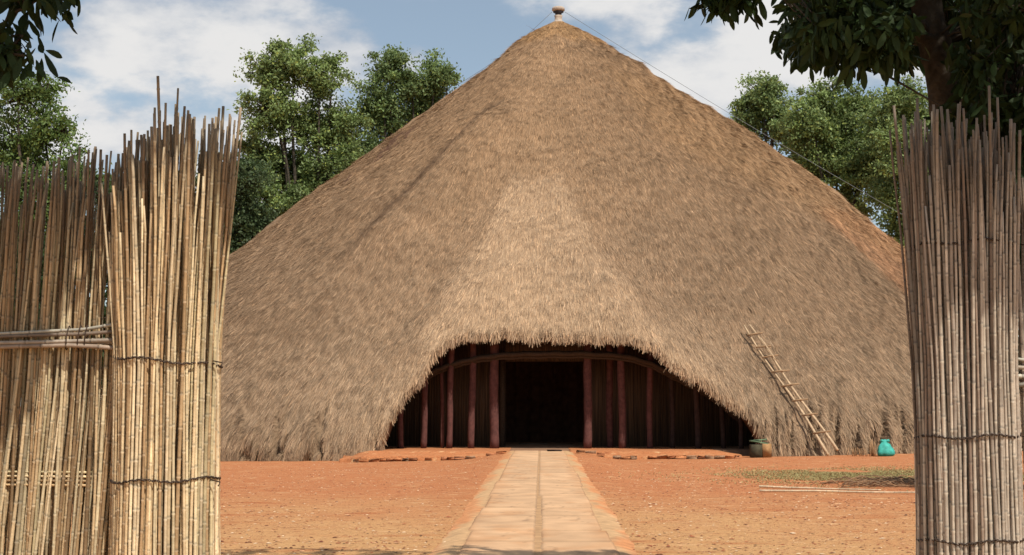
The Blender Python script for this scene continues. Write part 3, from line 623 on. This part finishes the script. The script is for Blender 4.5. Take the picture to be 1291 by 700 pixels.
def brush():
    mb = MB(); random.seed(5)
    for i in range(170):
        px = random.gauss(1125, 38); py = random.gauss(611, 3.5); Y = 1.5*1793/(py-509); p = at(px, py, Y); z = float(ground_z(p[0], p[1])); a = random.uniform(-.5, .5); l = random.uniform(.15, .8)
        pts = [(p[0]-l/2+l*u, p[1]+a*l*(u-.5), z+.02+.11*random.random()*math.sin(u*3)+.01*random.random()) for u in (0, .3, .6, 1)]
        mb.tube(pts, random.uniform(.004, .011), 4, col=np.array(lin(140, 108, 78))*random.uniform(.4, 1.3))
    tag(mb.build('brushwood', M_reed), 'scattered dry twigs and brushwood on the ground near the right pillar', 'brushwood', kind='stuff')
brush()
def grass():
    n = 36000; u = rng.normal(0, 1, (n, 2)); X = 7.4+u[:, 0]*1.7; Y = 30.3+u[:, 1]*2.0
    k = fbm(X*.9, Y*.7, 90) > -.22; X = X[k]; Y = Y[k]; n = len(X); Z = ground_z(X, Y); h = rng.uniform(.01, .03, n); a = rng.random(n)*6.28; l = rng.normal(0, .03, (n, 2))
    wv = .010; v = np.stack([np.stack([X-wv*np.cos(a), Y-wv*np.sin(a), Z], -1), np.stack([X+wv*np.cos(a), Y+wv*np.sin(a), Z], -1), np.stack([X+l[:, 0], Y+l[:, 1], Z+h], -1)], 1)
    col = np.array([.27, .235, .10])*rng.uniform(.6, 1.5, n)[:, None]
    tag(mesh_np('grass', v.reshape(-1, 3), np.arange(n*3), np.full(n, 3), mat('grass_blade', (0, 0, 0), .8, 8, .2, attr=True), None, np.repeat(col, 3, 0)), 'thin patch of short green grass on the red earth at right', 'grass', kind='stuff')
grass()
o = MB().box((0, 0, 0), (.42, .22, .03), .1, .008).build('doormat', mat('dark_mat', (.05, .035, .028), .95, 20, .3)); p = at(699, 569, 41.6); o.location = (p[0], 41.6, .045)
tag(o, 'small dark mat lying on the path end before the doorway', 'doormat')
# guy wires from the finial
def guy(name, p0, p1, label):
    P = np.linspace(p0, p1, 24); P[:, 2] -= .25*np.sin(np.linspace(0, np.pi, 24))
    tag(MB().tube(P, .010, 5).build(name, mat('guy_wire', (.16, .17, .18), .5, 10, .1)), label, 'wire', 'guy wires of the roof finial')
top = np.array([CX, CY, 19.82])
e1 = at(1330, 378, 62.); guy('guy_wire', top+np.array([.3, 0, 0]), e1, 'thin wire running from the roof finial down to the right')
guy('guy_wire', top+np.array([-.3, 0, 0]), at(575, 108, 64.8), 'thin wire running from the roof finial down to the left')
po = MB().tube([(e1[0], e1[1], -.3), (e1[0]+.04, e1[1], 3), (e1[0], e1[1], e1[2]+.4)], [.14, .12, .10], 8).build('wire_post', M_rung, smooth=True); tag(po, 'tall wooden post anchoring the right guy wire', 'post')

# ------------------------------------------------------------------ trees
M_leaf = mat('leaf', (0, 0, 0), .55, 2, .2, attr=True, transl=.38, spec=.35)
M_barkt = mat('tree_bark', (.07, .058, .044), .95, 9, .55, 1., 25, spec=.1)
def leaf_mesh(P, size, aspect, col, name, parent, m, down=0.):
    n = len(P); d = rng.normal(size=(n, 3)); d[:, 2] -= down; d /= np.linalg.norm(d, axis=1)[:, None]
    e = rng.normal(size=(n, 3)); e -= (e*d).sum(1)[:, None]*d; e /= np.linalg.norm(e, axis=1)[:, None]; nn = np.cross(d, e)
    l = size[:, None]; w_ = l*aspect/2
    v = np.stack([P, P+d*l*.35+e*w_*.8+nn*w_*.35, P+d*l*.72+e*w_+nn*w_*.35, P+d*l, P+d*l*.72-e*w_+nn*w_*.35, P+d*l*.35-e*w_*.8+nn*w_*.35], 1)
    i = np.arange(n)[:, None]*6; f = np.concatenate([i+0, i+1, i+2, i+3, i+0, i+3, i+4, i+5], 1).reshape(-1)
    return mesh_np(name, v.reshape(-1, 3), f, np.full(2*n, 4), m, parent, np.repeat(col, 6, 0))
def tree(Y, base_px, lobes, label, tone=(.19, .26, .09), dens=1.6, seed=1, group='broadleaf trees beyond the hut', trunk_r=.32, leaf=.21, depth=.8):
    global rng
    rng = np.random.default_rng(seed); random.seed(seed)
    bx = at(base_px, 500, Y)[0]; root = tag(empty('tree', (bx, Y, 0)), label, 'tree', group); sc = Y/FPX
    tops = [(at(a, b, Y), r*sc) for a, b, r in lobes]; mb = MB()
    cen = np.mean([t[0] for t in tops], 0); zb = min(t[0][2] for t in tops); fork = np.array([bx*.5+cen[0]*.5, Y, max(zb*.45, 1.5)])
    mb.tube([(bx, Y, -.5), (bx+.1, Y+.05, fork[2]*.5), tuple(fork)], [trunk_r*1.2, trunk_r, trunk_r*.8], 9)
    P = []; T = []
    for c, r in tops:
        c = c+np.array([0, random.uniform(-1, 1)*r*.8, 0]); mid = (fork+c)/2+np.array([random.uniform(-.5, .5), 0, .6*r*0+.3])
        mb.tube([fork, (fork+mid)/2+rng.normal(0, .15, 3), mid, (mid+c)/2+rng.normal(0, .2, 3), c+np.array([0, 0, r*.5])], np.array([.6, .5, .38, .25, .08])*trunk_r, 6)
        nc = int(13*dens*(r/1.2)**2)+5
        for k in range(nc):
            d = rng.normal(size=3); d /= np.linalg.norm(d); q = c+d*r*np.array([1, depth, .95])*rng.uniform(.2, 1.0)*rng.choice([1, 1, 1.15, 1.32])
            mb.tube([c+(q-c)*.2, (c+q)/2+rng.normal(0, .08, 3), q], [.05, .03, .012], 4, caps=False)
            m = int(rng.uniform(70, 150)*min(1, r/1.2+.2)); cr_ = rng.uniform(.2, .72)*min(1, r/1.3+.15)
            pp = q+rng.normal(size=(m, 3))*cr_*np.array([.62, .62, .42]); P.append(pp); tn = rng.uniform(.72, 1.3)*(1+.0*d[2]); T.append(np.full(m, tn))
    P = np.concatenate(P); T = np.concatenate(T); n = len(P)
    col = np.array(tone)*T[:, None]*rng.uniform(.7, 1.35, n)[:, None]; yl = rng.random(n) > .9; col[yl] *= np.array([1.6, 1.35, 1.0])
    mb.build('trunk', M_barkt, root, True); leaf_mesh(P, rng.uniform(.6, 1.3, n)*leaf, .5, col, 'crown', root, M_leaf, .3); settle(root); return n
tree(88, 405, [(375, 82, 30), (340, 92, 26), (352, 62, 15), (405, 108, 34), (345, 145, 40), (400, 165, 44), (330, 200, 42), (438, 155, 26), (322, 250, 38), (370, 225, 48), (440, 198, 30), (420, 78, 12), (372, 268, 40), (405, 235, 40), (345, 285, 36)], 'tall loose crowned tree with a bare forked limb left of the roof', seed=31)
tree(92, 500, [(492, 92, 25), (520, 108, 26), (550, 92, 22), (485, 130, 30), (530, 138, 32), (565, 92, 13), (470, 150, 25), (500, 170, 30), (462, 195, 26), (496, 72, 12), (545, 120, 24)], 'darker tree whose crown rises just left of the roof slope below the apex', tone=(.16, .23, .085), seed=32)
tree(47, 30, [(20, 122, 38), (55, 112, 24), (50, 165, 38), (10, 190, 50), (78, 165, 20), (95, 205, 30), (30, 240, 50), (-60, 160, 60), (90, 250, 40), (30, 300, 60), (130, 240, 34)], 'bright green bushy tree behind the reed fence at the left edge', tone=(.12, .19, .055), seed=33, leaf=.13, trunk_r=.2, group=None, dens=2.2)
tree(90, 965, [(962, 118, 26), (938, 138, 18), (985, 140, 32), (945, 165, 26), (1000, 175, 34), (975, 105, 12)], 'pointed tree peeking over the right roof slope, nearest the apex', tone=(.185, .255, .095), seed=34)
tree(86, 1050, [(1035, 122, 24), (1060, 150, 40), (1020, 160, 34), (1050, 200, 42), (1085, 130, 26), (1090, 215, 44), (1025, 205, 30), (1070, 255, 32), (1100, 180, 36)], 'broad green tree in the middle right beyond the roof slope', seed=35, dens=1.8)
tree(82, 1160, [(1130, 125, 28), (1155, 140, 34), (1120, 160, 32), (1140, 200, 46), (1125, 255, 38), (1165, 250, 40), (1190, 190, 50), (1240, 190, 60), (1150, 300, 40), (1200, 300, 60), (1290, 240, 60)], 'tree crown partly hidden behind the right reed pillar and dark leaves', seed=36, tone=(.19, .26, .09))
tree(80, 250, [(300, 275, 34), (292, 305, 34), (325, 285, 26), (270, 235, 42), (308, 225, 26), (240, 290, 50), (205, 250, 40)], 'low dark tree just right of the sunlit reed pillar', seed=37, tone=(.08, .12, .05))

tree(27, 110, [(150, 300, 46), (100, 330, 56), (180, 350, 50), (55, 350, 56), (15, 400, 60), (215, 300, 36), (120, 245, 26), (170, 250, 28), (215, 250, 22), (-60, 340, 70), (120, 420, 60), (200, 420, 50)], 'dark bushy shrub close behind the reed fence left of the sunlit pillar', seed=38, tone=(.04, .07, .022), leaf=.09, trunk_r=.09, group=None, dens=6)
tree(24, 1330, [(1300, 360, 50), (1340, 420, 60), (1310, 290, 50), (1400, 380, 70), (1290, 450, 40)], 'dark shrub beyond the right reed fence at the frame edge', seed=39, tone=(.04, .07, .022), leaf=.09, trunk_r=.09, group=None, dens=6)
# near trees: the dark leafy one over the right pillar, and the one hanging in from the left
M_nleaf = mat('broad_leaf', (0, 0, 0), .6, 6, .15, attr=True, transl=.15, spec=.2)
def near_crown(centres, lens, per, tone, parent, limbs, mbt, seed, twigs=True):
    global rng
    rng = np.random.default_rng(seed); V = []; n_ = 0; Cc = np.array(centres)
    LP = np.concatenate([np.stack([np.interp(np.linspace(0, len(l)-1, 30), np.arange(len(l)), np.array(l)[:, i]) for i in range(3)], -1) for l in limbs])
    P = []; D = []
    for c in Cc:
        if twigs:
            q = LP[np.argmin(((LP-c)**2).sum(1))]
            if np.linalg.norm(q-c) < 1.6: mbt.tube([q, (q+c)/2+rng.normal(0, .03, 3)+np.array([0, 0, .04]), c], [.012, .008, .004], 4, caps=False)
        m = int(per*rng.uniform(.7, 1.3)); d = rng.normal(size=(m, 3)); d[:, 2] -= 1.1; d /= np.linalg.norm(d, axis=1)[:, None]
        P.append(c+rng.normal(0, .045, (m, 3))+d*.015); D.append(d)
    P = np.concatenate(P); D = np.concatenate(D); n = len(P); l = rng.uniform(.75, 1.25, n)[:, None]*lens
    e = rng.normal(size=(n, 3)); e -= (e*D).sum(1)[:, None]*D; e /= np.linalg.norm(e, axis=1)[:, None]; nn = np.cross(D, e); us = [0, .18, .42, .68, .88, 1]; ws = [.015, .09, .15, .165, .10, .01]; rows = []
    for u, w_ in zip(us, ws):
        c = P+D*l*u+np.array([0, 0, -1])*l*.12*u*u
        rows += [c-e*l*w_+nn*l*w_*.35, c, c+e*l*w_+nn*l*w_*.35]
    v = np.stack(rows, 1); i = np.arange(n)[:, None]*18; f = []
    for k in range(5):
        for s_ in (0, 1): f += [i+k*3+s_, i+k*3+s_+1, i+k*3+s_+4, i+k*3+s_+3]
    F = np.concatenate(f, 1).reshape(-1); col = np.array(tone)*rng.uniform(.6, 1.35, n)[:, None]
    return mesh_np('crown', v.reshape(-1, 3), F, np.full(n*10, 4), M_nleaf, parent, np.repeat(col, 18, 0), True)
def lit_zone(c, spread=.12):
    """True when leaves at c would shade what the sun reaches in the photograph"""
    for yp in (7.0, 7.25):
        if c[1] < yp:
            t = (yp-c[1])/(-S[1]); p = c-S*t
            if -2.5 < p[0] < -1.35 and p[2] < 2.45+spread*0 and p[2] > -.5: return True
            if -3.4 < p[0] <= -2.1 and -.5 < p[2] < 1.45: return True
            if 1.75 < p[0] < 2.7 and -.5 < p[2] < 1.85: return True
    t = c[2]/S[2]; g = c-S*t
    return g[1] > 13.6 and abs(g[0]) < 6
rng = np.random.default_rng(50)
root = tag(empty('shade_tree', (2.75, 9.6, 0)), 'dark leafy tree whose trunk rises behind the right reed pillar', 'tree')
a0, a1, a2 = at(1200, 180, 9.6), at(1180, 60, 9.6), at(1160, -30, 9.6)
trunk = [(2.95, 9.7, -.3), (2.9, 9.65, 1.5), a0, a1, a2, a2+np.array([-.15, -.1, .9]), a2+np.array([0, -.3, 2.2]), a2+np.array([.2, -.8, 3.6])]
mbt = MB(); u = np.linspace(0, 7, 40); TP = np.stack([np.interp(u, range(8), np.array([tuple(q) for q in trunk])[:, i]) for i in range(3)], -1)
mbt.tube(TP, np.interp(u, range(8), [.17, .14, .115, .11, .10, .085, .06, .03])*(1+.07*np.sin(u*9)), 10)
t3 = np.array(TP[-14]); 
limbs = [[tuple(a1), tuple(at(1150, 20, 9.3)), tuple(at(1090, 10, 9.0)), tuple(at(1030, 50, 8.8))], [tuple(a2), tuple(at(1090, -60, 8.9)), tuple(at(1000, -40, 8.6)), tuple(at(930, -25, 8.5))],
         [tuple(a0), tuple(at(1240, 90, 9.2)), tuple(at(1290, 40, 8.9)), tuple(at(1350, 0, 8.6))], [tuple(t3), (1.6, 7.5, 5.6), (.9, 6., 6.4)], [tuple(t3), (3.2, 7.6, 5.8), (3.8, 5.6, 6.6)],
         [tuple(TP[-9]), (1.6, 10.2, 6.2), (-.2, 10.6, 6.25), (-1.9, 10.4, 6.1)], [tuple(TP[-8]), (3.4, 8, 6.5), (4.6, 7, 7)]]
for l in limbs:
    l_ = np.array(l); u = np.linspace(0, len(l)-1, 16); lp = np.stack([np.interp(u, np.arange(len(l)), l_[:, i]) for i in range(3)], -1); lp[1:-1] += rng.normal(0, .03, (14, 3)); mbt.tube(lp, np.linspace(.05, .014, 16), 7)
cs = []
def inpoly(x, y, poly):
    r_ = False; j = len(poly)-1
    for i in range(len(poly)):
        if (poly[i][1] > y) != (poly[j][1] > y) and x < (poly[j][0]-poly[i][0])*(y-poly[i][1])/(poly[j][1]-poly[i][1])+poly[i][0]: r_ = not r_
        j = i
    return r_
polyR = [(990, -20), (1002, 30), (985, 62), (1010, 82), (1040, 76), (1075, 96), (1100, 80), (1120, 92), (1150, 86), (1160, 40), (1180, 60), (1205, 100), (1225, 140), (1240, 170), (1300, 190), (1340, 190), (1340, -20)]
while len(cs) < 300:
    px, py = rng.uniform(980, 1340), rng.uniform(-20, 190)
    if inpoly(px, py+14, polyR): cs.append(at(px, py-6, rng.uniform(9.9, 10.9) if 1140 < px < 1215 else rng.uniform(8.0, 10.6)))
while len(cs) < 330:
    px, py = rng.uniform(1015, 1150), rng.uniform(20, 75)
    cs.append(at(px, py-6, rng.uniform(8.0, 9.)))
for px, py in ((892, -8), (905, -6), (918, -10), (930, -4), (945, -8), (900, -16), (938, -18)): cs.append(at(px, py, 8.5))
k = 0
while k < 170:
    px, py = rng.uniform(1195, 1340), rng.uniform(120, 345); cs.append(at(px, py, rng.uniform(8.3, 10.8))); k += 1
# crown above the frame: this is what shades the pillar and the lower leaves
k = 0
while k < 900:
    c = np.array([rng.uniform(.4, 5.2), rng.uniform(4.2, 10.5), rng.uniform(4.3, 7.6)])
    if c[2] < CAMZ+c[1]*.31: continue
    if ((c-np.array([2.9, 7.4, 5.9]))/np.array([2.6, 3.2, 1.9])).dot((c-np.array([2.9, 7.4, 5.9]))/np.array([2.6, 3.2, 1.9])) > 1 or lit_zone(c): continue
    cs.append(c); k += 1
# unseen leaves added between sun and pillar top to shade it
k = 0
while k < 380:
    px, py = rng.uniform(1150, 1310), rng.uniform(150, 345)
    p = at(px, py, 7.05); c = p+S*rng.uniform(2.2, 3.6)
    if c[2] < CAMZ+c[1]*.31 or lit_zone(c): continue
    cs.append(c); k += 1
# sparse twigs on an unseen limb, added to streak the path with shade
for i in range(34):
    u_ = rng.random(); cs.append(np.array([1.6-3.5*u_, 10.3+rng.normal(0, .12), 6.15+rng.normal(0, .12)]))
near_crown(cs, .106, 26, (.028, .050, .014), root, limbs, mbt, 51)
mbt.build('trunk', M_barkt, root, True); settle(root)
root = tag(empty('shade_tree', (-5.2, 5.5, 0)), 'tree reaching in at the top left corner with pointed dark leaves', 'tree')
mbt = MB(); mbt.tube([(-5.2, 5.5, -.3), (-5.1, 5.5, 1.5), (-4.9, 5.5, 3.2), (-4.4, 5.5, 4.6), (-4, 5.4, 6)], [.22, .19, .16, .12, .05], 10)
limbs = [[(-4.9, 5.5, 3.2), (-3.6, 6.2, 3.75), (-2.7, 6.4, 3.6), tuple(at(30, 10, 6.5))], [(-4.95, 5.5, 3.0), (-3.6, 6.2, 3.2), tuple(at(-40, 60, 6.5)), tuple(at(30, 70, 6.4))], [(-4.6, 5.5, 4.2), (-3, 5.6, 4.6), (-1.8, 5.8, 4.7), (-.9, 5.9, 4.6)]]
for l in limbs: 
    l_ = np.array(l); u = np.linspace(0, len(l)-1, 16); lp = np.stack([np.interp(u, np.arange(len(l)), l_[:, i]) for i in range(3)], -1); mbt.tube(lp, np.linspace(.04, .006, 16), 7)
cs = []
for px, py in ((20, -6), (40, -4), (58, -2), (72, -8), (30, -14), (50, -14), (5, 30), (15, 45), (-5, 55), (28, 60), (5, 75), (18, 82), (35, 72), (-15, 40), (-10, 80), (2, 62)):
    cs.append(at(px, py, 6.45 if px < 400 else 8.6))
k = 0
while k < 420:  # unseen leaves added sunward of fence and pillar tops to shade them
    px, py = rng.uniform(-120, 330), rng.uniform(110, 430)
    lim = np.interp(px, [0, 100, 150, 200, 330], [440, 420, 250, 215, 195])
    if py > lim or rng.random() < .0: continue
    c = at(px, py, 7.05)+S*rng.uniform(2.0, 3.6)
    if c[2] < CAMZ+c[1]*.31 or lit_zone(c): continue
    cs.append(c); k += 1
k = 0
while k < 500:  # unseen crown clusters added to keep sky light off the gateway
    c = np.array([rng.uniform(-5.6, -1.2), rng.uniform(2.2, 8.2), rng.uniform(3.6, 6.6)])
    if c[2] < CAMZ+c[1]*.31 or (((c-np.array([-3.4, 5.2, 5.0]))/np.array([2.3, 3.0, 1.5]))**2).sum() > 1 or lit_zone(c): continue
    cs.append(c); k += 1
near_crown(cs, .10, 16, (.026, .046, .014), root, limbs, mbt, 52); mbt.build('trunk', M_barkt, root, True); settle(root)
scene.cycles.max_bounces = 6; scene.cycles.diffuse_bounces = 2; scene.cycles.transparent_max_bounces = 4
